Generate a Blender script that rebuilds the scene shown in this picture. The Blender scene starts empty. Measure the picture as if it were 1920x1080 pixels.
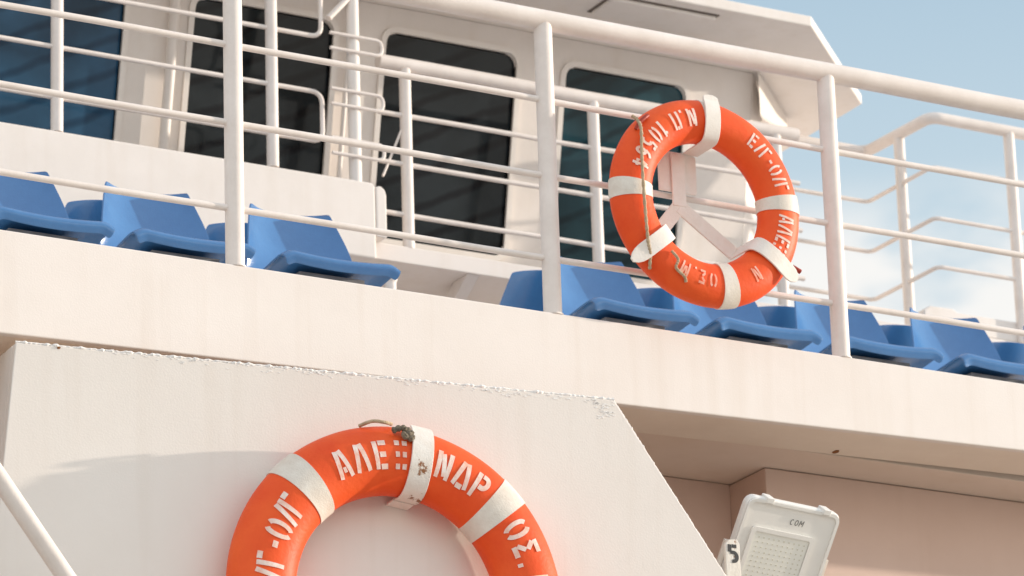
import bpy, math, random
from mathutils import Vector, Matrix
random.seed(7)
sc=bpy.context.scene
COL=sc.collection
# ------------------------------------------------------------------ materials
def new_mat(name):
    m=bpy.data.materials.new(name); m.use_nodes=True
    nt=m.node_tree; b=nt.nodes["Principled BSDF"]
    return m,nt,b
def paint(name,c1,c2,rough=.5,scale=3.0,bump=.12,grain=220,rust=0.0,streak=0.0,spec=.4):
    m,nt,b=new_mat(name); N=nt.nodes.new; L=nt.links.new
    tc=N("ShaderNodeTexCoord")
    n1=N("ShaderNodeTexNoise"); n1.inputs["Scale"].default_value=scale; n1.inputs["Detail"].default_value=8; n1.inputs["Roughness"].default_value=.65
    L(tc.outputs["Object"],n1.inputs["Vector"])
    r=N("ShaderNodeValToRGB"); r.color_ramp.elements[0].position=.32; r.color_ramp.elements[1].position=.68
    r.color_ramp.elements[0].color=(*c2,1); r.color_ramp.elements[1].color=(*c1,1)
    L(n1.outputs["Fac"],r.inputs["Fac"])
    col=r.outputs["Color"]
    if streak>0:
        mp=N("ShaderNodeMapping"); mp.inputs["Scale"].default_value=(14,14,.9); L(tc.outputs["Object"],mp.inputs["Vector"])
        n=N("ShaderNodeTexNoise"); n.inputs["Scale"].default_value=1.0; n.inputs["Detail"].default_value=5; L(mp.outputs["Vector"],n.inputs["Vector"])
        rr=N("ShaderNodeMapRange"); rr.inputs[1].default_value=.52; rr.inputs[2].default_value=.75; rr.inputs[3].default_value=0; rr.inputs[4].default_value=streak
        L(n.outputs["Fac"],rr.inputs[0])
        mx=N("ShaderNodeMixRGB"); L(rr.outputs[0],mx.inputs[0]); L(col,mx.inputs[1]); mx.inputs[2].default_value=(c2[0]*.72,c2[1]*.62,c2[2]*.5,1)
        col=mx.outputs[0]
    if rust>0:
        n=N("ShaderNodeTexNoise"); n.inputs["Scale"].default_value=9; n.inputs["Detail"].default_value=10; n.inputs["Roughness"].default_value=.7
        L(tc.outputs["Object"],n.inputs["Vector"])
        rr=N("ShaderNodeMapRange"); rr.inputs[1].default_value=rust; rr.inputs[2].default_value=rust+.03
        L(n.outputs["Fac"],rr.inputs[0])
        mx=N("ShaderNodeMixRGB"); L(rr.outputs[0],mx.inputs[0]); L(col,mx.inputs[1]); mx.inputs[2].default_value=(.28,.11,.035,1)
        col=mx.outputs[0]
    L(col,b.inputs["Base Color"])
    b.inputs["Roughness"].default_value=rough
    b.inputs["Specular IOR Level"].default_value=spec
    n2=N("ShaderNodeTexNoise"); n2.inputs["Scale"].default_value=grain; n2.inputs["Detail"].default_value=3; L(tc.outputs["Object"],n2.inputs["Vector"])
    n3=N("ShaderNodeTexNoise"); n3.inputs["Scale"].default_value=14; n3.inputs["Detail"].default_value=4; L(tc.outputs["Object"],n3.inputs["Vector"])
    ad=N("ShaderNodeMath"); ad.operation='ADD'; L(n2.outputs["Fac"],ad.inputs[0]); L(n3.outputs["Fac"],ad.inputs[1])
    bp=N("ShaderNodeBump"); bp.inputs["Strength"].default_value=bump; bp.inputs["Distance"].default_value=.004
    L(ad.outputs[0],bp.inputs["Height"]); L(bp.outputs["Normal"],b.inputs["Normal"])
    return m
M_white=paint("white_marine_paint",(.86,.795,.745),(.82,.75,.695),.5,2.2,.12,180,streak=.16)
M_panel=paint("panel_paint",(.85,.795,.735),(.81,.745,.68),.5,1.6,.12,150,rust=.80,streak=.13)
M_rail=paint("rail_paint",(.86,.785,.73),(.76,.68,.62),.45,9,.15,120,rust=.74)
M_cabin=paint("cabin_paint",(.86,.80,.75),(.80,.74,.685),.5,4,.1,200,streak=.14)
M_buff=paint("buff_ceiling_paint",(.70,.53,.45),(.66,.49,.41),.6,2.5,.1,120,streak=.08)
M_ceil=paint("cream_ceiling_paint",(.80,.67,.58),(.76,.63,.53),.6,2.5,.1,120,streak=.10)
M_flange=paint("flange_paint",(.85,.75,.64),(.79,.68,.57),.5,4,.2,150,rust=.79)
M_chip=paint("chipped_paint",(.90,.88,.85),(.84,.80,.76),.6,40,.4,120)
M_orange=paint("orange_vinyl",(.90,.125,.024),(.80,.075,.014),.5,5,.25,90,spec=.25)
M_band=paint("reflective_tape",(.82,.77,.69),(.68,.60,.51),.45,14,.3,200,rust=.70)
M_letter=paint("white_stencil_paint",(.87,.80,.74),(.85,.46,.34),.6,32,.2,200)
M_worn=paint("worn_stencil_paint",(.86,.62,.52),(.85,.26,.14),.6,26,.2,200)
M_hook=paint("hook_paint",(.87,.82,.76),(.80,.73,.65),.45,16,.25,150,rust=.66)
M_blue=paint("blue_seat_plastic",(.065,.215,.47),(.048,.17,.40),.22,5,.12,150,spec=.8)
M_rope=paint("rope_fibre",(.62,.49,.33),(.40,.29,.18),.85,60,.8,300)
M_knot=paint("old_knot_fibre",(.30,.25,.18),(.10,.08,.06),.9,60,.9,200)
M_steel=paint("galvanised_steel",(.30,.30,.30),(.2,.2,.2),.5,20,.2,200)
M_flood=paint("floodlight_housing",(.88,.87,.83),(.85,.83,.79),.35,8,.05,200)
M_lens=paint("floodlight_diffuser",(.88,.88,.82),(.85,.85,.79),.3,8,.02,200)
M_led=paint("led_chip",(.66,.65,.54),(.64,.62,.51),.4,8,.02,200)
M_black=paint("black_marking",(.05,.05,.05),(.03,.03,.03),.6,20,.1,200)
M_gasket=paint("aged_gasket",(.24,.20,.17),(.16,.13,.11),.7,20,.1,200)
M_concrete=paint("quay_concrete",(.50,.46,.40),(.42,.38,.33),.85,.6,.4,20)
M_frame=paint("window_frame_paint",(.87,.82,.77),(.82,.76,.70),.4,8,.1,200)
def glass(name,c1,c2,ang,refl_stripe,rough):
    m,nt,b=new_mat(name); N=nt.nodes.new; L=nt.links.new
    tc=N("ShaderNodeTexCoord"); mp=N("ShaderNodeMapping"); mp.inputs["Rotation"].default_value=(0,ang,0)
    L(tc.outputs["Object"],mp.inputs["Vector"])
    w=N("ShaderNodeTexWave"); w.wave_type='BANDS'; w.bands_direction='Z'; w.inputs["Scale"].default_value=refl_stripe; w.inputs["Distortion"].default_value=1.2; w.inputs["Detail"].default_value=3; w.inputs["Detail Scale"].default_value=2  # bands paint the reflection of awning planks into the base colour
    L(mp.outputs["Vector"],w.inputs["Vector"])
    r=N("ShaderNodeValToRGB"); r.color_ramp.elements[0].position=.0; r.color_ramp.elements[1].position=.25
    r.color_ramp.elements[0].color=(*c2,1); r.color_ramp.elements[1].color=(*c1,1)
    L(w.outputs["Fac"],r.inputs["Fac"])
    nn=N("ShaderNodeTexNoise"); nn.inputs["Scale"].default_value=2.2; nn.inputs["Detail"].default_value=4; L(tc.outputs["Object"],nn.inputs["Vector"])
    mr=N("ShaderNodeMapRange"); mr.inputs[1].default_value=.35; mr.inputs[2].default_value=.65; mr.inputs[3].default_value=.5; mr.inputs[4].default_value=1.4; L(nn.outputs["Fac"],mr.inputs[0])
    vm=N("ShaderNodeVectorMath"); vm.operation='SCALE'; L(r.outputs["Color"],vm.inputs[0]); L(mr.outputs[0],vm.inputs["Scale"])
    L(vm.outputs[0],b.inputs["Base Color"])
    b.inputs["Roughness"].default_value=rough; b.inputs["IOR"].default_value=1.27
    n=N("ShaderNodeTexNoise"); n.inputs["Scale"].default_value=3; L(tc.outputs["Object"],n.inputs["Vector"])
    bp=N("ShaderNodeBump"); bp.inputs["Strength"].default_value=.05; bp.inputs["Distance"].default_value=.02; L(n.outputs["Fac"],bp.inputs["Height"]); L(bp.outputs["Normal"],b.inputs["Normal"])
    return m
M_glassblue=glass("painted_sky_glass",(.030,.092,.170),(.014,.050,.10),.45,2.6,.08)  # blue base colour paints in the reflected sky and sea
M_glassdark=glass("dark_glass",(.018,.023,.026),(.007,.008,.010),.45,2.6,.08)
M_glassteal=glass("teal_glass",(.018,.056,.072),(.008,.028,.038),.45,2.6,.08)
m,nt,b=new_mat("sea_water"); b.inputs["Base Color"].default_value=(.02,.06,.09,1); b.inputs["Roughness"].default_value=.15
n=nt.nodes.new("ShaderNodeTexNoise"); n.inputs["Scale"].default_value=1.5; n.inputs["Detail"].default_value=6
tc=nt.nodes.new("ShaderNodeTexCoord"); nt.links.new(tc.outputs["Object"],n.inputs["Vector"])
bp=nt.nodes.new("ShaderNodeBump"); bp.inputs["Strength"].default_value=.6; bp.inputs["Distance"].default_value=.2
nt.links.new(n.outputs["Fac"],bp.inputs["Height"]); nt.links.new(bp.outputs["Normal"],b.inputs["Normal"]); M_sea=m
# ------------------------------------------------------------------ helpers
def thing(name,label,cat,loc=(0,0,0),group=None,rotz=0):
    o=bpy.data.objects.new(name,None); COL.objects.link(o); o.location=loc; o.rotation_euler=(0,0,rotz)
    o.empty_display_size=.1
    o["label"]=label; o["category"]=cat
    if group: o["group"]=group
    return o
def mesh(name,V,F,mat,parent=None,smooth=False,bevel=0,loc=None):
    me=bpy.data.meshes.new(name); me.from_pydata([tuple(v) for v in V],[],F); me.validate(); me.update()
    import bmesh
    bm=bmesh.new(); bm.from_mesh(me); bmesh.ops.recalc_face_normals(bm,faces=bm.faces); bm.to_mesh(me); bm.free()
    me.materials.append(mat)
    o=bpy.data.objects.new(name,me); COL.objects.link(o)
    if parent: o.parent=parent
    if loc: o.location=loc
    if smooth:
        for p in me.polygons: p.use_smooth=True
    if bevel:
        bv=o.modifiers.new("b","BEVEL"); bv.width=bevel; bv.segments=3; bv.limit_method='ANGLE'; bv.angle_limit=math.radians(30)
    return o
def boxg(x0,x1,y0,y1,z0,z1):
    V=[(x0,y0,z0),(x1,y0,z0),(x1,y1,z0),(x0,y1,z0),(x0,y0,z1),(x1,y0,z1),(x1,y1,z1),(x0,y1,z1)]
    F=[(0,1,2,3),(4,7,6,5),(0,4,5,1),(1,5,6,2),(2,6,7,3),(3,7,4,0)]
    return V,F
def box(name,x0,x1,y0,y1,z0,z1,mat,parent=None,bevel=.004):
    V,F=boxg(x0,x1,y0,y1,z0,z1); return mesh(name,V,F,mat,parent,bevel=bevel)
def join(parts):
    V=[];F=[]
    for v,f in parts:
        k=len(V); V+=list(v); F+=[tuple(i+k for i in q) for q in f]
    return V,F
def prism(poly,axis,a,b2):
    def P(p,t):
        if axis=='x': return (t,p[0],p[1])
        if axis=='y': return (p[0],t,p[1])
        return (p[0],p[1],t)
    n=len(poly)
    V=[P(p,a) for p in poly]+[P(p,b2) for p in poly]
    F=[tuple(range(n)),tuple(range(2*n-1,n-1,-1))]+[(i,(i+1)%n,n+(i+1)%n,n+i) for i in range(n)]
    return V,F
def tubeg(pts,r,seg=16,rfun=None):
    pts=[Vector(p) for p in pts]; n=len(pts); V=[];F=[]
    T=[]
    for i in range(n):
        a=pts[i]-pts[i-1] if i>0 else pts[1]-pts[0]
        c=pts[i+1]-pts[i] if i<n-1 else pts[-1]-pts[-2]
        T.append((a.normalized()+c.normalized()).normalized())
    up=Vector((0,0,1)) if abs(T[0].z)<.9 else Vector((0,1,0))
    nrm=(up-T[0]*up.dot(T[0])).normalized()
    for i in range(n):
        nrm=(nrm-T[i]*nrm.dot(T[i])).normalized(); bi=T[i].cross(nrm)
        rr=r if rfun is None else rfun(i)
        for k in range(seg):
            a=2*math.pi*k/seg; V.append(pts[i]+nrm*math.cos(a)*rr+bi*math.sin(a)*rr)
    for i in range(n-1):
        for k in range(seg):
            k2=(k+1)%seg; F.append((i*seg+k,i*seg+k2,(i+1)*seg+k2,(i+1)*seg+k))
    F.append(tuple(range(seg-1,-1,-1))); F.append(tuple((n-1)*seg+k for k in range(seg)))
    return V,F
def setsmooth(o,ang=40):
    for p in o.data.polygons: p.use_smooth=True
    o.data.set_sharp_from_angle(angle=math.radians(ang))
def tube(name,pts,r,mat,parent=None,seg=20,rfun=None):
    V,F=tubeg(pts,r,seg,rfun); o=mesh(name,V,F,mat,parent); setsmooth(o); return o
def wob(p0,p1,n,amp):
    p0=Vector(p0);p1=Vector(p1); ph=random.random()*6
    return [p0.lerp(p1,i/n)+Vector((0,math.sin(i*1.3+ph)*amp,math.cos(i*.9+ph)*amp)) for i in range(n+1)]
def rounded(pts,r,k=6):
    pts=[Vector(p) for p in pts]; out=[pts[0]]
    for i in range(1,len(pts)-1):
        a=(pts[i-1]-pts[i]).normalized(); c=(pts[i+1]-pts[i]).normalized()
        p1=pts[i]+a*r; p2=pts[i]+c*r
        for j in range(k+1):
            t=j/k; out.append(p1*(1-t)**2+pts[i]*2*t*(1-t)+p2*t*t)
    out.append(pts[-1]); return out
def ribbon(name,path,wdir,w,t,mat,parent,wf=None):
    path=[Vector(p) for p in path]; wd=Vector(wdir).normalized(); V=[];F=[]; n=len(path)
    for i,p in enumerate(path):
        tg=(path[min(i+1,n-1)]-path[max(i-1,0)]).normalized(); nn=tg.cross(wd).normalized()
        ww=w*(wf(i/(n-1)) if wf else 1)/2
        for a,c in ((-1,-1),(1,-1),(1,1),(-1,1)): V.append(p+wd*ww*a+nn*t/2*c)
    for i in range(n-1):
        for k in range(4): F.append((i*4+k,i*4+(k+1)%4,(i+1)*4+(k+1)%4,(i+1)*4+k))
    F.append((3,2,1,0)); F.append(tuple((n-1)*4+k for k in range(4)))
    o=mesh(name,V,F,mat,parent,bevel=.0015); setsmooth(o,35); return o
# ------------------------------------------------------------------ world, sun, camera
SUN=Vector((.955,-.265,.185)).normalized()
elev=math.asin(SUN.z); az=math.atan2(SUN.x,SUN.y)
w=bpy.data.worlds.new("World"); sc.world=w; w.use_nodes=True; nt=w.node_tree; N=nt.nodes.new; L=nt.links.new
bg=nt.nodes["Background"]
sky=N("ShaderNodeTexSky"); sky.sky_type='NISHITA'; sky.sun_disc=False; sky.sun_elevation=elev; sky.sun_rotation=az
sky.air_density=1.0; sky.dust_density=1.5; sky.ozone_density=1.0
tc=N("ShaderNodeTexCoord"); sep=N("ShaderNodeSeparateXYZ"); L(tc.outputs["Generated"],sep.inputs[0])
hz=N("ShaderNodeValToRGB"); e=hz.color_ramp.elements
e[0].position=.0; e[0].color=(1,.93,.85,1); e[1].position=1.0; e[1].color=(.62,.64,.68,1)
for p_,c_ in ((.26,(.86,.83,.79,1)),(.335,(.49,.60,.67,1)),(.39,(.37,.50,.605,1)),(.6,(.54,.59,.65,1))):
    q=e.new(p_); q.color=c_
L(sep.outputs["Z"],hz.inputs["Fac"])
# unseen sky behind the camera is brightened, added as fill light
yb=N("ShaderNodeMapRange"); yb.inputs[1].default_value=.55; yb.inputs[2].default_value=-.3; yb.inputs[3].default_value=8.4; yb.inputs[4].default_value=11.6; yb.interpolation_type='SMOOTHSTEP'; L(sep.outputs["Y"],yb.inputs[0])
hs=N("ShaderNodeVectorMath"); hs.operation='SCALE'; L(yb.outputs[0],hs.inputs["Scale"]); L(hz.outputs["Color"],hs.inputs[0])
hm=N("ShaderNodeMixRGB"); hm.inputs[0].default_value=.87; L(sky.outputs[0],hm.inputs[1]); L(hs.outputs[0],hm.inputs[2])
mp=N("ShaderNodeMapping"); mp.inputs["Scale"].default_value=(1,1,2.0); mp.inputs["Location"].default_value=(.3,0,.2); L(tc.outputs["Generated"],mp.inputs["Vector"])
nz=N("ShaderNodeTexNoise"); nz.inputs["Scale"].default_value=16; nz.inputs["Detail"].default_value=7; nz.inputs["Roughness"].default_value=.52; L(mp.outputs["Vector"],nz.inputs["Vector"])
r1=N("ShaderNodeMapRange"); r1.inputs[1].default_value=.34; r1.inputs[2].default_value=.50; r1.interpolation_type='SMOOTHSTEP'; L(nz.outputs["Fac"],r1.inputs[0])
r2=N("ShaderNodeMapRange"); r2.inputs[1].default_value=.348; r2.inputs[2].default_value=.326; r2.interpolation_type='SMOOTHSTEP'; L(sep.outputs["Z"],r2.inputs[0])
r3=N("ShaderNodeMapRange"); r3.inputs[1].default_value=.28; r3.inputs[2].default_value=.30; r3.interpolation_type='SMOOTHSTEP'; L(sep.outputs["Z"],r3.inputs[0])
m0=N("ShaderNodeMath"); m0.operation='MULTIPLY'; L(r2.outputs[0],m0.inputs[0]); L(r3.outputs[0],m0.inputs[1])
mul=N("ShaderNodeMath"); mul.operation='MULTIPLY'; L(r1.outputs[0],mul.inputs[0]); L(m0.outputs[0],mul.inputs[1])
mx=N("ShaderNodeMixRGB"); L(mul.outputs[0],mx.inputs[0]); L(hm.outputs[0],mx.inputs[1]); mx.inputs[2].default_value=(6.3,6.25,6.1,1)
L(mx.outputs[0],bg.inputs["Color"]); bg.inputs["Strength"].default_value=.15
sl=bpy.data.lights.new("sun","SUN"); sl.energy=4.2; sl.angle=math.radians(.8); sl.color=(1,.88,.75)
so=bpy.data.objects.new("sun",sl); COL.objects.link(so); so.rotation_euler=SUN.to_track_quat('Z','Y').to_euler(); so.location=(10,-8,12)
cd=bpy.data.cameras.new("camera"); cam=bpy.data.objects.new("camera",cd); COL.objects.link(cam)
X=Vector((.87183,-.48885,-.03062)); D=Vector((.13352,.29735,-.94539)); Fw=Vector((.47126,.82013,.32451))
R=Matrix((X,-D,-Fw)).transposed().to_4x4(); cam.matrix_world=Matrix.Translation((-6.70935,-11.44704,1.73133))@R
cd.sensor_width=36; cd.lens=157.5; cd.clip_end=20000
cd.dof.use_dof=True; cd.dof.focus_distance=13.4; cd.dof.aperture_fstop=5.6
sc.camera=cam
sc.view_settings.view_transform='Standard'; sc.view_settings.look='None'; sc.view_settings.exposure=0
# ------------------------------------------------------------------ setting: quay, sea, hull
o=box("quay_ground",-60,80,-60,-1.2,-2,0,M_concrete,bevel=.05); o["kind"]="structure"
o=mesh("sea_water",[(-6000,-6000,-1.4),(6000,-6000,-1.4),(6000,6000,-1.4),(-6000,6000,-1.4)],[(0,1,2,3)],M_sea); o["kind"]="structure"
# ------------------------------------------------------------------ deck with fascia
deck=thing("ship_upper_deck","cream painted steel upper deck edge above buff recess","ship deck")
def zb(x): return 5.929+.0235*(x-.23)
x0,x1=-6,8
box("deck_plate",x0,x1,.03,6,6.10,6.185,M_white,deck)
V=[(x0,0,zb(x0)),(x1,0,zb(x1)),(x1,0,6.2),(x0,0,6.2),(x0,.03,zb(x0)),(x1,.03,zb(x1)),(x1,.03,6.2),(x0,.03,6.2)]
F=[(0,1,2,3),(4,7,6,5),(0,4,5,1),(1,5,6,2),(2,6,7,3),(3,7,4,0)]
mesh("fascia",V,F,M_white,deck,bevel=.005)
V=[(x0,.031,zb(x0)+.002),(x1,.031,zb(x1)+.002),(x1,.25,zb(x1)+.002),(x0,.27,zb(x0)+.002)]
V+=[(a,b_,c+.018) for a,b_,c in V]
mesh("flange",V,F,M_flange,deck,bevel=.003)
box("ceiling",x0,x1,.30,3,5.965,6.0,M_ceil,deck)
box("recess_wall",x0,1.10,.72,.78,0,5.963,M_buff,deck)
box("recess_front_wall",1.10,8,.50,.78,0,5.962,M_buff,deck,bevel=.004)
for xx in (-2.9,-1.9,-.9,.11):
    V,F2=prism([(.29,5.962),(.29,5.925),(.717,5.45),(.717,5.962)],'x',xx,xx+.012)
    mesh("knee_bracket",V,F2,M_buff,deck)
box("hull_side",x0,x1,.35,.49,-2,4.3,M_white,deck)
M_rust=paint("rust",(.33,.13,.04),(.12,.05,.02),.9,60,.6,200)
pl=[(1.20+.012*math.cos(a)*random.uniform(.6,1.2),.225+.016*math.sin(a)) for a in [k*math.pi/6 for k in range(12)]]
V,F2=prism(pl,'z',zb(1.17)-.0006,zb(1.17)+.004); mesh("rust_spot",V,F2,M_rust,deck)
# ------------------------------------------------------------------ main railing
rail=thing("deck_railing","cream painted tubular railing along the deck edge","railing")
for px in (-3.2,-2.15,-1.075,.03,1.11,2.2,3.3):
    V,F2=join([tubeg([(px,.03,6.196),(px,.03,7.19)],.0295,24),tubeg([(px,.03,6.2),(px,.03,6.205)],.034,24)])
    o=mesh("post",V,F2,M_rail,rail); setsmooth(o)
tube("handrail",wob((-4,.03,7.203),(4.2,.03,7.200),40,.0012),.034,M_rail,rail,24)
for zz in (6.925,6.668,6.39): 
    tube("rail_bar",wob((-4,.03,zz),(4.2,.03,zz),50,.0012),.0105,M_rail,rail,14)
# ------------------------------------------------------------------ seats
def seat_mesh():
    prof=[(.012,-.042,.200),(.002,-.026,.208),(.0,-.012,.213),(.02,.0,.217),(.12,-.014,.217),(.24,-.022,.215),(.31,-.012,.212),(.345,.03,.208),(.37,.09,.203),(.405,.17,.188),(.44,.25,.167),(.452,.280,.158),(.459,.300,.152),(.461,.306,.146)]
    nu=16; V=[];F=[]
    for (y,z,hw) in prof:
        isb=max(0,min(1,(z-.0)/.1)) if y>.3 else 0
        for j in range(nu+1):
            u=-1+2*j/nu
            e=max(0,(abs(u)-.86)/.14)
            V.append((u*hw, y-isb*(.055*u*u+.015*u**4), z+(1-isb)*(.014*u*u-.022*e*e)))
    for i in range(len(prof)-1):
        for j in range(nu):
            a=i*(nu+1)+j; F.append((a,a+1,a+nu+2,a+nu+1))
    return V,F
SV,SF=seat_mesh()
sg="rows of blue plastic seats on the deck"
protoS=mesh("seat_shell",SV,SF,M_blue)
for p in protoS.data.polygons: p.use_smooth=True
md=protoS.modifiers.new("ss","SUBSURF"); md.levels=2; md.render_levels=2
md=protoS.modifiers.new("s","SOLIDIFY"); md.thickness=.006; md.offset=-1
md=protoS.modifiers.new("bv","BEVEL"); md.width=.0015; md.segments=2; md.limit_method='ANGLE'; md.angle_limit=math.radians(60)
V,F2=join([tubeg([(0,.2,-.44),(0,.2,-.05)],.025,16),boxg(-.12,.12,.08,.32,-.05,-.035),boxg(-.09,.09,.11,.29,-.45,-.44)])
protoP=mesh("pedestal",V,F2,M_steel)
first=True
def add_seat(x,front=True):
    global first
    lab="blue moulded plastic seat on the deck behind railing" if front else "shaded blue plastic seat facing the cabin"
    t=thing("plastic_chair",lab,"chair",loc=(x+random.uniform(-.006,.006),(.93 if front else 1.96)+random.uniform(-.006,.006),6.64),group=sg,rotz=(0 if front else math.pi)+random.uniform(-.02,.02))
    if first: a,b_=protoS,protoP; first=False
    else:
        a=protoS.copy(); b_=protoP.copy(); COL.objects.link(a); COL.objects.link(b_)
    a.parent=t; b_.parent=t
for x in (-1.275,-.77,-.244,.936,1.44,1.948,2.458,2.962):
    add_seat(x,True)
for x in (-1.275,-.77,-.244,.966,1.44,1.948,2.458,2.962):
    add_seat(x-.03,False)
# ------------------------------------------------------------------ raised platform + parapet
plat=thing("raised_platform","cream painted raised platform carrying the cabin","platform")
box("platform_slab",-6,6,2.2,7,7.165,7.23,M_white,plat)
box("platform_wall",-6,6,2.75,2.8,6.185,7.164,M_white,plat)
for xx in (-1.2,-.1,.95,2.1,3.2):
    V,F2=prism([(2.21,7.164),(2.745,6.84),(2.745,6.92),(2.32,7.164)],'x',xx,xx+.05)
    mesh("strut",V,F2,M_white,plat)
par=thing("parapet","cream parapet with rounded end below cabin windows","parapet")
V,F2=prism([(-6,7.14),(.535,7.14),(.535,7.425),(.52,7.435),(-6,7.445)],'y',2.14,2.19)
mesh("parapet_plate",V,F2,M_cabin,par,bevel=.008)
V,F2=prism([(.538,7.228),(.582,7.228),(.582,7.395),(.576,7.415),(.562,7.427),(.548,7.427),(.538,7.42)],'y',2.142,2.20)
mesh("parapet_end",V,F2,M_cabin,par,bevel=.010)
bw=thing("low_bulwark","white low bulwark at the platform edge","bulwark")
V,F2=prism([(3.0,7.233),(3.0,7.31),(3.03,7.33),(3.14,7.332),(3.16,7.318),(6,7.318),(6,7.233)],'y',2.21,2.26)
mesh("bulwark_plate",V,F2,M_cabin,bw,bevel=.006)
vent=thing("deck_vent","small white capped vent pipe on the deck","vent",loc=(.38,1.75,6.19))
tube("vent_pipe",[(0,0,0),(0,0,.72)],.020,M_white,vent)
tube("vent_cap",[(0,0,.715),(0,0,.730),(0,0,.748),(0,0,.753)],.03,M_white,vent,rfun=lambda i:(.022,.026,.024,.014)[i])
# ------------------------------------------------------------------ rear railing (centre)
rr=thing("platform_railing","cream tubular railing in front of cabin windows","railing")
for px in (.712,1.525,2.35):
    tube("post",[(px,2.22,7.228),(px,2.22,7.95)],.0225,M_rail,rr)
tube("handrail",wob((.60,2.22,7.958),(2.45,2.22,7.955),16,.001),.027,M_rail,rr)
for z in (7.755,7.560,7.361):
    tube("rail_bar",wob((.60,2.22,z),(2.45,2.22,z),20,.001),.0095,M_rail,rr,12)
tube("brace",[(.61,2.22,7.50),(.72,2.22,7.76)],.005,M_rail,rr,8)
rl=thing("parapet_railing","cream tubular railing with looped ends on the parapet","railing")
for px in (-1.6,-.722,.130):
    tube("post",[(px,2.165,7.44),(px,2.165,8.30)],.0225,M_rail,rl)
tube("gate_post",[(.467,2.165,7.43),(.467,2.165,8.34)],.024,M_cabin,rl)
for (za,zb_) in ((8.19,7.985),(7.765,7.572)):
    tube("rail_loop",rounded([(-4,2.165,za),(.335,2.165,za),(.335,2.165,zb_),(-4,2.165,zb_)],.045),.0088,M_rail,rl,14)
for za in (7.985,7.765,7.572):
    tube("gate_loop",rounded([(.36,2.14,za+.015),(.575,2.14,za+.015),(.575,2.14,za-.045),(.36,2.14,za-.045)],.028),.0068,M_rail,rl,12)
tube("diagonal_brace",[(.36,2.15,8.06),(.50,2.15,8.22)],.012,M_rail,rl,12)
fr=thing("far_railing","cream tubular railing stepping around the platform corner","railing")
tube("handrail",rounded([(2.55,2.65,8.13),(3.07,2.65,8.13),(3.085,2.2,8.13),(5.5,2.2,8.12)],.05),.024,M_rail,fr)
for z in (7.915,7.70,7.495):
    tube("rail_bar",rounded([(2.55,2.65,z),(3.07,2.65,z),(3.075,2.2,z),(5.5,2.2,z-.005)],.03),.0088,M_rail,fr,12)
for (px,py) in ((3.078,2.42),(3.462,2.2),(4.3,2.2),(5.2,2.2)):
    tube("post",[(px,py,7.228),(px,py,8.12)],.0225,M_rail,fr)
# ------------------------------------------------------------------ cabin
cab=thing("ship_cabin","cream deck cabin with outward leaning dark windows","cabin")
def WP(x,z,off=0): return (x,3-.208*(z-6.2)+off,z)
ZT=8.345
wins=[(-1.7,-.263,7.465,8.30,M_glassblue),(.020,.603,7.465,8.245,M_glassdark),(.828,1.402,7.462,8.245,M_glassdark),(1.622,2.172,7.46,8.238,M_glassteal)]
cuts=[-6]+[v for w_ in wins for v in (w_[0],w_[1])]+[2.48]
V=[];F2=[]
def quad(xa,xb,za,zb2):
    k=len(V)
    for off in (0,.05):
        V.extend([WP(xa,za,off),WP(xb,za,off),WP(xb,zb2,off),WP(xa,zb2,off)])
    F2.extend([(k,k+1,k+2,k+3),(k+4,k+7,k+6,k+5),(k,k+4,k+5,k+1),(k+1,k+5,k+6,k+2),(k+2,k+6,k+7,k+3),(k+3,k+7,k+4,k)])
for i in range(0,len(cuts)-1,2): quad(cuts[i],cuts[i+1],7.23,ZT-.002)
for w_ in wins:
    quad(w_[0],w_[1],7.23,w_[2]); quad(w_[0],w_[1],w_[3],ZT-.002)
mesh("wall",V,F2,M_cabin,cab)
def rrect(xa,xb,za,zb2,r,k=6):
    out=[]
    for (cx,cz,a0) in ((xb-r,zb2-r,0),(xa+r,zb2-r,90),(xa+r,za+r,180),(xb-r,za+r,270)):
        for j in range(k+1):
            a=math.radians(a0+90*j/k); out.append((cx+r*math.cos(a),cz+r*math.sin(a)))
    return out
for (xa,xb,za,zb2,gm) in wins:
    win=bpy.data.objects.new("window",None); COL.objects.link(win); win.parent=cab
    inn=rrect(xa,xb,za,zb2,.045); out=rrect(xa-.022,xb+.022,za-.022,zb2+.022,.065); n=len(inn)
    V=[];F3=[]
    for pl,off in ((out,-.002),(out,-.012),(inn,-.012),(inn,.045)):
        V+= [WP(x,z,off) for x,z in pl]
    for a in range(3):
        for j in range(n): j2=(j+1)%n; F3.append((a*n+j,a*n+j2,(a+1)*n+j2,(a+1)*n+j))
    o=mesh("window_frame",V,F3,M_frame,win); setsmooth(o,35)
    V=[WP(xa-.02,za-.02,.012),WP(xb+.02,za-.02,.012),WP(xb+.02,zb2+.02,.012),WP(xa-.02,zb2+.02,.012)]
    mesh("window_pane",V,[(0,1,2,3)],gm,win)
V,F3=join([tubeg([WP(-.075,7.24,-.04),WP(-.075,8.34,-.04)],.020,16)])
o=mesh("drain_pipe",V,F3,M_cabin,cab); setsmooth(o)
V,F3=join([tubeg([WP(.66,7.24,-.03),WP(.66,8.34,-.03)],.010,12)]); o=mesh("conduit",V,F3,M_cabin,cab); setsmooth(o)
V=[WP(2.482,7.232,0),WP(2.575,7.232,.06),WP(2.575,8.25,.06),WP(2.482,8.343,0),WP(2.482,7.232,.15),WP(2.575,7.232,.15),WP(2.575,8.25,.15),WP(2.482,8.343,.15)]
mesh("corner_column",V,[(0,1,2,3),(4,7,6,5),(0,4,5,1),(1,5,6,2),(2,6,7,3),(3,7,4,0)],M_cabin,cab,bevel=.004)
top=[];bot=[]
P0=Vector((2.484,2.520,0)); P1=Vector((2.86,2.896,0))
K=12
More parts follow.
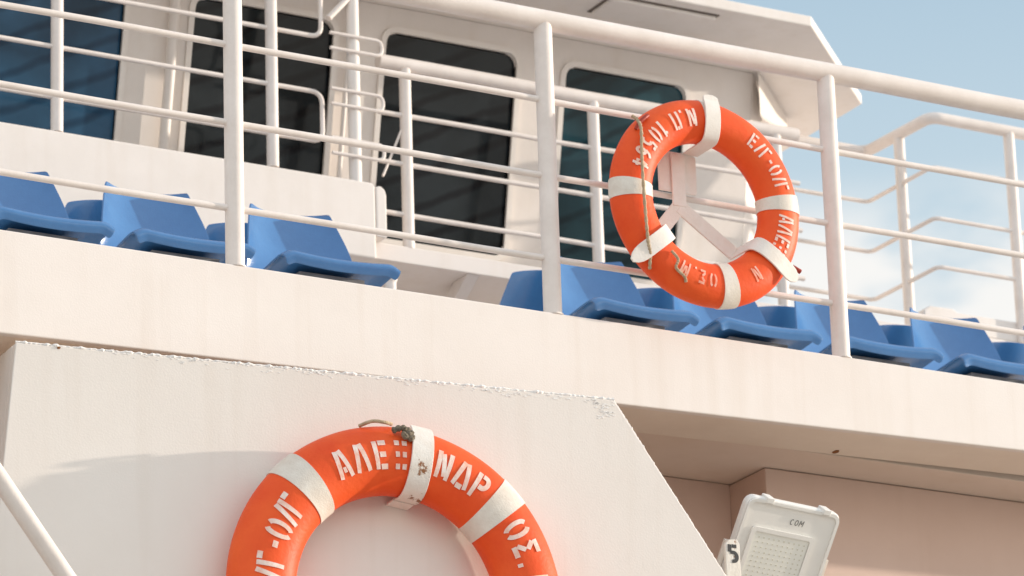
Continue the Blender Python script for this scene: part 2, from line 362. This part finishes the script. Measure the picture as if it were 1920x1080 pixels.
for i in range(K+1):
    t=i/K; p=P0.lerp(P1,t); zb3=8.16+.10*t**1.3+.012*math.sin(math.pi*t)
    top.append((p.x,p.y,ZT-.003)); bot.append((p.x,p.y,zb3))
V=top+bot+[(a+.02,b_+.03,c) for a,b_,c in top]+[(a+.02,b_+.03,c) for a,b_,c in bot]
n=K+1; F3=[]
for i in range(K):
    F3+=[(i,i+1,n+i+1,n+i),(2*n+i,3*n+i,3*n+i+1,2*n+i+1),(n+i,n+i+1,3*n+i+1,3*n+i),(i,2*n+i,2*n+i+1,i+1)]
F3+=[(0,n,3*n,2*n),(K,2*n+K,3*n+K,n+K)]
mesh("corner_header",V,F3,M_frame,cab)
box("side_wall",2.42,2.478,2.86,6.5,7.232,ZT-.003,M_cabin,cab)
box("wall_lamp",2.60,2.64,2.74,2.78,7.83,7.90,M_steel,cab,bevel=.008)
roofp=[(-6,2.04),(2.43,2.04),(3.075,2.66),(3.095,6.8),(-6,6.8)]
V,F3=prism(roofp,'z',ZT,ZT+.045)
mesh("roof",V,F3,M_cabin,cab,bevel=.006)
V,F3=join([boxg(1.56,2.03,2.10,2.27,ZT-.018,ZT-.001)])
mesh("ceiling_lamp",V,F3,M_cabin,cab,bevel=.01)
V,F3=join([boxg(1.552,2.038,2.092,2.278,ZT-.004,ZT-.0005)])
mesh("ceiling_lamp_gasket",V,F3,M_gasket,cab)
# ------------------------------------------------------------------ lower panel
TH=math.atan(-.105)
pan=thing("bulwark_panel","cream steel side panel with chipped top edge","panel",loc=(-1.828,-.06,0),rotz=TH)
c=1/math.cos(TH)
PX=lambda wx:(wx+1.828)*c
poly=[(PX(-1.865),5.449),(PX(-1.828),5.836),(PX(.066),5.845),(PX(.366),5.396),(PX(.70),4.90),(PX(.70),4.2),(PX(-1.96),4.2)]
V,F3=prism(poly,'y',0,.035); mesh("panel_plate",V,F3,M_panel,pan,bevel=.003)
V=[(poly[6][0],.036,4.2),(poly[0][0],.036,5.449),(poly[1][0],.036,5.836),(poly[1][0],.36,5.85),(poly[0][0],.36,5.449),(poly[6][0],.36,4.2)]
V+=[(a+.02,b_,z) for a,b_,z in V]
F3=[(0,1,2,3,4,5),(11,10,9,8,7,6)]+[(i,(i+1)%6,6+(i+1)%6,6+i) for i in range(6)]
mesh("return_plate",V,F3,M_panel,pan)
def bead(p0,p1,n,r):
    p0=Vector(p0);p1=Vector(p1)
    pts=[p0.lerp(p1,i/n)+Vector((0,random.uniform(-.001,.001),random.uniform(-.001,.001))) for i in range(n+1)]
    rs=[r*(.6+random.random()**2*.9) for _ in range(n+1)]
    return tubeg(pts,r,8,rfun=lambda i:rs[i])
parts=[bead((poly[1][0],.004,5.8385),(poly[2][0],.004,5.8475),260,.0046),bead((poly[2][0],.004,5.846),(poly[3][0],.004,5.396),90,.0026),bead((poly[3][0],.004,5.396),(poly[4][0],.004,4.90),70,.0022)]
for i in range(150):
    u=random.random(); lx=poly[1][0]+.25+u*(poly[2][0]-poly[1][0]-.3); 
    if random.random()<.3: lx=poly[2][0]-random.random()*.07
    zz=5.841-abs(random.gauss(0,.009))-(random.random()*.05 if lx>poly[2][0]-.06 else 0); s=random.uniform(.002,.0052)
    k=random.randint(4,6); pl=[]
    for j in range(k):
        a=2*math.pi*j/k+random.uniform(-.3,.3); pl.append((lx+s*1.8*math.cos(a),zz+s*random.uniform(.4,1)*math.sin(a)))
    parts.append(prism(pl,'y',-.0009,.001))
V,F3=join(parts); o=mesh("chipped_edge",V,F3,M_chip,pan)
lx,zz,s=PX(-1.70),5.832,.006
pl=[(lx+s*math.cos(a)*random.uniform(.7,1.2),zz+s*.6*math.sin(a)) for a in [k*math.pi/4 for k in range(8)]]
V,F3=prism(pl,'y',-.003,.001); mesh("rust_spot",V,F3,M_rust,pan)
tb=thing("stay_pipe","white painted diagonal stay pipe beside the panel","pipe")
tube("pipe",[(-2.06,-.3,5.447),(-1.70,-.3,4.98),(-1.3,-.3,4.46)],.027,M_rail,tb)
# ------------------------------------------------------------------ lifebuoys
AW=.72
def torusg(R,a,n1,n2,f0=0,f1=2*math.pi,closed=True,ext=0,wr=0):
    V=[];F=[]; m1=n1 if closed else n1+1
    for i in range(m1):
        f=f0+(f1-f0)*i/n1
        d=wr*(math.sin(3*f+.5)+.6*math.sin(7*f+2)+.4*math.sin(13*f))
        for j in range(n2):
            p=2*math.pi*j/n2; r=R+(a+ext+d)*math.sin(p); V.append((r*math.sin(f),-(a*AW+ext+d*.5)*math.cos(p),r*math.cos(f)))
    for i in range(n1):
        i2=(i+1)%n1 if closed else i+1
        for j in range(n2): j2=(j+1)%n2; F.append((i*n2+j,i*n2+j2,i2*n2+j2,i2*n2+j))
    if not closed: F.append(tuple(range(n2))); F.append(tuple(n1*n2+j for j in range(n2-1,-1,-1)))
    return V,F
def arc(cx,cz,rx,rz,a0,a1,k=8):
    return [(cx+rx*math.cos(math.radians(a0+(a1-a0)*i/k)),cz+rz*math.sin(math.radians(a0+(a1-a0)*i/k))) for i in range(k+1)]
G={
'Α':[[(.04,0),(.25,1)],[(.60,0),(.39,1)],[(.25,.28),(.40,.28)]],
'Λ':[[(.04,0),(.25,1)],[(.60,0),(.39,1)]],
'Ε':[[(.12,0),(.12,1)],[(.27,.92),(.58,.92)],[(.27,.5),(.54,.5)],[(.27,.08),(.58,.08)]],
'Ξ':[[(.06,.92),(.26,.92)],[(.38,.92),(.58,.92)],[(.08,.5),(.26,.5)],[(.38,.5),(.56,.5)],[(.06,.08),(.26,.08)],[(.38,.08),(.58,.08)]],
'Ν':[[(.08,0),(.08,1)],[(.56,0),(.56,1)],[(.22,.90),(.42,.10)]],
'Δ':[[(.02,.04),(.25,1)],[(.64,.04),(.39,1)],[(.18,.07),(.48,.07)]],
'Ρ':[[(.1,0),(.1,1)],[(.24,.92),(.38,.92)]+arc(.38,.70,.17,.22,75,-75,8)+[(.38,.48),(.24,.48)]],
'Ο':[arc(.25,.5,.19,.42,100,260,12),arc(.39,.5,.19,.42,80,-80,12)],
'0':[arc(.24,.5,.16,.42,100,260,12),arc(.36,.5,.16,.42,80,-80,12)],
'Σ':[[(.08,.92),(.58,.92)],[(.10,.80),(.36,.54)],[(.36,.46),(.10,.20)],[(.08,.08),(.58,.08)]],
'Γ':[[(.12,0),(.12,1)],[(.27,.92),(.56,.92)]],
'Π':[[(.08,0),(.08,1)],[(.54,0),(.54,1)],[(.22,.92),(.40,.92)]],
'Μ':[[(.06,0),(.06,1)],[(.66,0),(.66,1)],[(.20,.90),(.33,.35)],[(.52,.90),(.39,.35)]],
'/':[[(.05,0),(.35,1)]],
'-':[[(.06,.48),(.34,.48)]],
'.':[[(.05,.07),(.21,.07)]],
'1':[[(.26,0),(.26,1)],[(.06,.74),(.15,.86)]],
'5':[[(.50,.92),(.24,.92)],[(.12,1.0),(.12,.58)],[(.14,.54),(.30,.56)]+arc(.30,.30,.20,.26,80,-110,10)],
'6':[[(.44,.92),(.22,.80),(.10,.5)],arc(.30,.28,.19,.25,170,-160,14)],
'4':[[(.38,0),(.38,1)],[(.25,.88),(.06,.36)],[(.08,.26),(.27,.26)],[(.48,.26),(.56,.26)]],
'C':[arc(.32,.5,.24,.44,50,310,14)],
'O':[arc(.32,.5,.24,.44,0,360,18)],
'M':[[(.06,0),(.06,1)],[(.66,0),(.66,1)],[(.06,1),(.36,.35)],[(.66,1),(.36,.35)]],
}
WD={'Μ':.72,'/':.40,'-':.40,'.':.24,'1':.36,'M':.72}
def glyph_quads(ch,wst):
    res=[]
    for si,st in enumerate(G[ch]):
        P=[]
        for i in range(len(st)-1):
            a=Vector((st[i][0],st[i][1])); c_=Vector((st[i+1][0],st[i+1][1]))
            k=max(1,int((c_-a).length/.09)) 
            for j in range(k): P.append(a.lerp(c_,j/k))
        P.append(Vector((st[-1][0],st[-1][1])))
        Ls=[];n=len(P)
        for i,p in enumerate(P):
            t=(P[min(i+1,n-1)]-P[max(i-1,0)]).normalized(); nn=Vector((-t.y,t.x))
            Ls.append([p+nn*wst/2*q for q in (-1,0,1)])
        res.append(Ls)
    return res
def lettering(items,R,a,H,wst,mat,parent,reverse=False,name="lettering",xs=.82):
    V=[];F=[]
    for ch,fdeg in items:
        f0=math.radians(fdeg); wch=WD.get(ch,.64)
        for si,Ls in enumerate(glyph_quads(ch,wst)):
            off=.0022+.00018*si
            k=len(V)
            for row in Ls:
                for p in row:
                    s=(p.x-wch/2)*H*xs; t=(p.y-.5)*H
                    if reverse: s=-s; t=-t
                    f=f0+s/R; ps=t/a*.98; r=R+(a+off)*math.sin(ps)
                    V.append((r*math.sin(f),-(a*AW+off)*math.cos(ps),r*math.cos(f)))
            for i in range(len(Ls)-1):
                for j in range(2): F.append((k+i*3+j,k+i*3+j+1,k+i*3+j+4,k+i*3+j+3))
    me=bpy.data.meshes.new(name); me.from_pydata([tuple(v) for v in V],[],F); me.materials.append(mat)
    o=bpy.data.objects.new(name,me); COL.objects.link(o); o.parent=parent; return o
def buoy(label,loc,rotz,R,a,bands,bw_):
    t=thing("lifebuoy",label,"lifebuoy",loc=loc,rotz=rotz,group="lifebuoys hung on the ship")
    V,F=torusg(R,a,160,40,wr=.0006); o=mesh("ring",V,F,M_orange,t,smooth=True)
    for bd in bands:
        f=math.radians(bd); h=bw_/R/2
        V,F=torusg(R,a,14,40,f-h,f+h,False,.0028); o=mesh("reflective_band",V,F,M_band,t); setsmooth(o,60)
    return t
def smoothp(pts,k=8):
    P=[Vector(p) for p in pts]; out=[]
    for i in range(len(P)-1):
        p0=P[max(i-1,0)];p1=P[i];p2=P[i+1];p3=P[min(i+2,len(P)-1)]
        for j in range(k):
            t=j/k; out.append(.5*((2*p1)+(p2-p0)*t+(2*p0-5*p1+4*p2-p3)*t*t+(-p0+3*p1-3*p2+p3)*t**3))
    out.append(P[-1]); return out
RU,AU=.2765,.0725
BX=(.538,-.088,6.612)
bu=buoy("orange lifebuoy with white stencilled letters on the railing",BX,0,RU,AU,(-90,84,169,2),.052)
lettering([('Ν',-14),('.',-21.5),('Π',-27.5),('1',-40),('0',-48),('5',-56.5),('6',-65),('4',-73.5)],RU,AU,.060,.18,M_letter,bu,reverse=True,xs=.80)
lettering([('Ε',36),('/',42.5),('Γ',48.5),('-',54.5),('Ο',61),('/',67.5),('Γ',73)],RU,AU,.054,.17,M_letter,bu)
lettering([('Α',96.5),('Λ',104.5),('Ε',112.5),('Ξ',119.5)],RU,AU,.056,.17,M_letter,bu)
lettering([('Ν',147),('Ο',183),('Σ',191.5),('.',197.5),('Μ',205)],RU,AU,.048,.17,M_worn,bu)
pts=[(-.270,-.02,.250),(-.262,-.04,.228),(-.264,-.060,.19),(-.268,-.064,.1),(-.268,-.066,0),(-.264,-.066,-.1),(-.256,-.060,-.18),(-.246,-.053,-.22),(-.236,-.03,-.265)]
sp=smoothp(pts,10)
tube("grab_rope",sp,.0055,M_rope,bu,10,rfun=lambda i:.0052+.0012*math.sin(i*2.1))
kp=[(-.170,-.058,-.202),(-.150,-.064,-.230),(-.155,-.058,-.257),(-.125,-.056,-.280),(-.115,-.048,-.295)]
tube("rope_stub",smoothp(kp,8),.006,M_rope,bu,10,rfun=lambda i:.003+.003*abs(math.sin(i*1.7)))
M_red=paint("dark_red_plastic",(.45,.05,.02),(.3,.03,.015),.5,20,.2,200)
tube("toggle",[(.308,-.02,-.175),(.323,-.025,-.185),(.335,-.025,-.19)],.008,M_red,bu,10)
tube("rope_anchor",smoothp([(-.268,-.035,.200),(-.258,-.042,.222),(-.240,-.044,.240),(-.225,-.040,.252)],6),.007,M_red,bu,10)
br=thing("lifebuoy_bracket","cream three armed steel lifebuoy bracket on railing","bracket",loc=BX)
def hookpath(R,a,fdeg,p0,p1,clear,n=18,back=None,flat=0.0,tail=0.0):
    f=math.radians(fdeg); out=[]
    rad=Vector((math.sin(f),0,math.cos(f)))
    if back is not None:
        out+= [rad*(R-a-clear)+Vector((0,back*(1-k/5),0)) for k in range(5)]
    for i in range(n+1):
        ps=math.radians(p0+(p1-p0)*i/n); out.append(rad*(R+(a+clear)*math.sin(ps))+Vector((0,-(a*AW+clear)*(abs(math.cos(ps))**(1-flat) if math.cos(ps)>0 else math.cos(ps)),0)))
    if tail>0:
        l=out[-1]; d=(rad*.96+Vector((0,.12,0)))
        for k in range(1,7): out.append(l+d*tail*k/6)
    return out
def endround(t): return 1 if t<.88 else max(.25,math.sqrt(max(0,1-((t-.88)/.12)**2)))
hubp=Vector((-.044,.080,.012))
for fd,pe,tl in ((2,55,.020),(-129,15,.105),(127,30,.070)):
    f=math.radians(fd); wd=(math.cos(f),0,-math.sin(f))
    P=hookpath(RU,AU,fd,-90,pe,.006,back=.086,flat=.5,tail=tl)
    ribbon("hook",P,wd,.056,.006,M_hook,br,wf=endround)
    e=Vector(P[0]) if abs(fd)>10 else Vector((-.044,.080,.190)); ax=(e-hubp); sd=Vector((ax.z,0,-ax.x)).normalized()
    ribbon("arm",[hubp+ax*k/6+Vector((0,.002+.0013*(abs(fd)>100)+.001*(fd<0),0)) for k in range(7)],sd,.050,.008,M_hook,br)
V,F3=prism([(-.112,.062),(.024,.062),(.030,.070),(.030,.190),(.020,.200),(-.104,.200),(-.112,.190)],'y',.089,.097)
mesh("mounting_plate",V,F3,M_hook,br,bevel=.002)
# lower buoy
RL,AL=.4225,.1045
BL=(-.711,-.272,5.128)
bl=buoy("large orange lifebuoy with white stencilled letters on panel",BL,TH,RL,AL,(-43.5,46.5,136,-134),.076)
lettering([('Ε',-93),('/',-86.5),('Γ',-80.5),('-',-74),('Ο',-67.5),('/',-60.8),('Γ',-55.5),('Α',-27),('Λ',-18.2),('Ε',-9.5),('Ξ',-.8),('Ν',18),('Δ',26.8),('Ρ',35.2),('Ο',58),('Σ',66.5),('.',72.5),('Μ',82)],RL,AL,.088,.19,M_letter,bl)
tube("rope_fixing",smoothp([(-.02,-.04,.525),(-.05,-.06,.522),(-.085,-.05,.525),(-.11,-.01,.52)],8),.0055,M_rope,bl,12)
tube("rope_knot",smoothp([(-.03,-.070,.495),(0,-.075,.505),(.025,-.080,.49),(.0,-.085,.48),(.03,-.078,.475),(.005,-.08,.50)],8),.011,M_knot,bl,10,rfun=lambda i:.006+.005*abs(math.sin(i*.9)))
b2=thing("lifebuoy_hook","rusty white steel strap hook holding the lifebuoy","hook",loc=BL,rotz=TH)
fd=8.0; f=math.radians(fd)
P=hookpath(RL,AL,fd,-112,84,.008,n=26,flat=.2)
M_strap=paint("strap_paint",(.87,.83,.77),(.78,.70,.61),.45,16,.3,150,rust=.575)
ribbon("strap",P,(math.cos(f),0,-math.sin(f)),.068,.007,M_strap,b2,wf=endround)
rad=Vector((math.sin(f),0,math.cos(f)))
ribbon("arm",[rad*(RL-AL-.002)+Vector((0,.036+.055*k/5,0)) for k in range(6)],(math.cos(f),0,-math.sin(f)),.068,.007,M_hook,b2)
# ------------------------------------------------------------------ floodlight
fl=bpy.data.objects.new("floodlight",None); COL.objects.link(fl)
fl["label"]="white rectangular floodlight tilted down on rusty bracket"; fl["category"]="floodlight"
ux=Vector((.997,0,-.07)).normalized(); dn=Vector((0,.573,-.819)); dn=(dn-ux*dn.dot(ux)).normalized(); bk=ux.cross(-dn)
if bk.y<0: bk=-bk
Mx=Matrix((ux,bk,-dn)).transposed().to_4x4()
fl.matrix_world=Matrix.Translation((.579,-.2,5.618))@Mx
W_,H_=.345,.38
V,F3=prism(rrect(0,W_,-H_,0,.03),'y',0,.03); mesh("housing",V,F3,M_flood,fl,bevel=.006)
V,F3=prism(rrect(.03,W_-.03,-H_+.03,-.03,.03),'y',.031,.06); mesh("heat_sink",V,F3,M_flood,fl,bevel=.004)
def ringg(o_,i_,y0,y1):
    n=len(o_); V=[];F=[]
    for pl,yy in ((o_,y1),(o_,y0),(i_,y0),(i_,y1)):
        V+=[(x,yy,z) for x,z in pl]
    for a in range(3):
        for j in range(n): j2=(j+1)%n; F.append((a*n+j,a*n+j2,(a+1)*n+j2,(a+1)*n+j))
    return V,F
V,F3=ringg(rrect(.045,.275,-.35,-.092,.012),rrect(.059,.261,-.336,-.106,.008),-.008,-.0005); mesh("bezel",V,F3,M_flood,fl)
V,F3=ringg(rrect(.004,W_-.004,-H_+.004,-.004,.028),rrect(.014,W_-.014,-H_+.014,-.014,.022),-.006,-.0005); mesh("rim",V,F3,M_flood,fl)
V,F3=prism(rrect(.060,.260,-.335,-.107,.006),'y',-.004,-.0006); mesh("diffuser",V,F3,M_lens,fl)
parts=[boxg(.078+i*.0185,.082+i*.0185,-.0050,-.0041,-.126-j*.016,-.122-j*.016) for i in range(10) for j in range(13)]
V,F3=join(parts); mesh("led_array",V,F3,M_led,fl)
for cx in (.075,.285):
    V,F3=join([boxg(cx-.014,cx+.014,-.011,.034,-.012,.007)]); mesh("clip",V,F3,M_flood,fl,bevel=.003)
M_grey=paint("grey_print",(.18,.18,.17),(.14,.14,.13),.6,20,.1,200)
V=[];F3=[]
x=.170
for ch in "COM":
    for si,Ls in enumerate(glyph_quads(ch,.13)):
        k=len(V)
        for row in Ls:
            for p in row: V.append((x+p.x*.02+p.y*.003,-.0022-.0002*si,-.066+p.y*.019))
        for i in range(len(Ls)-1):
            for j in range(2): F3.append((k+i*3+j,k+i*3+j+1,k+i*3+j+4,k+i*3+j+3))
    x+=.017 if ch!='M' else .02
me=bpy.data.meshes.new("lettering"); me.from_pydata(V,[],F3); me.materials.append(M_grey)
o=bpy.data.objects.new("lettering",me); COL.objects.link(o); o.parent=fl
V,F3=join([boxg(-.02,-.002,.02,.028,-.5,-.16),boxg(W_+.002,W_+.02,.02,.028,-.5,-.16),boxg(-.02,W_+.02,.02,.028,-.52,-.5)])
mesh("mounting_bracket",V,F3,M_hook,fl)
sg5=thing("number_plate","small rusty white bar marked with number five","number plate",loc=(.425,-.29,5.31))
M_rusty=paint("rusty_white_bar",(.78,.74,.68),(.70,.64,.55),.6,10,.4,100,rust=.56)
V,F3=prism([(0,-.4),(.052,-.4),(.052,.115),(.042,.13),(.012,.125),(0,.11)],'y',0,.012); mesh("bar",V,F3,M_rusty,sg5,bevel=.002)
V=[];F3=[]
for si,Ls in enumerate(glyph_quads('5',.2)):
    k=len(V)
    for row in Ls:
        for p in row: V.append((.006+p.x*.066,-.0012-.0002*si,.055+p.y*.055))
    for i in range(len(Ls)-1):
        for j in range(2): F3.append((k+i*3+j,k+i*3+j+1,k+i*3+j+4,k+i*3+j+3))
me=bpy.data.meshes.new("numeral"); me.from_pydata(V,[],F3); me.materials.append(M_black)
o=bpy.data.objects.new("numeral",me); COL.objects.link(o); o.parent=sg5
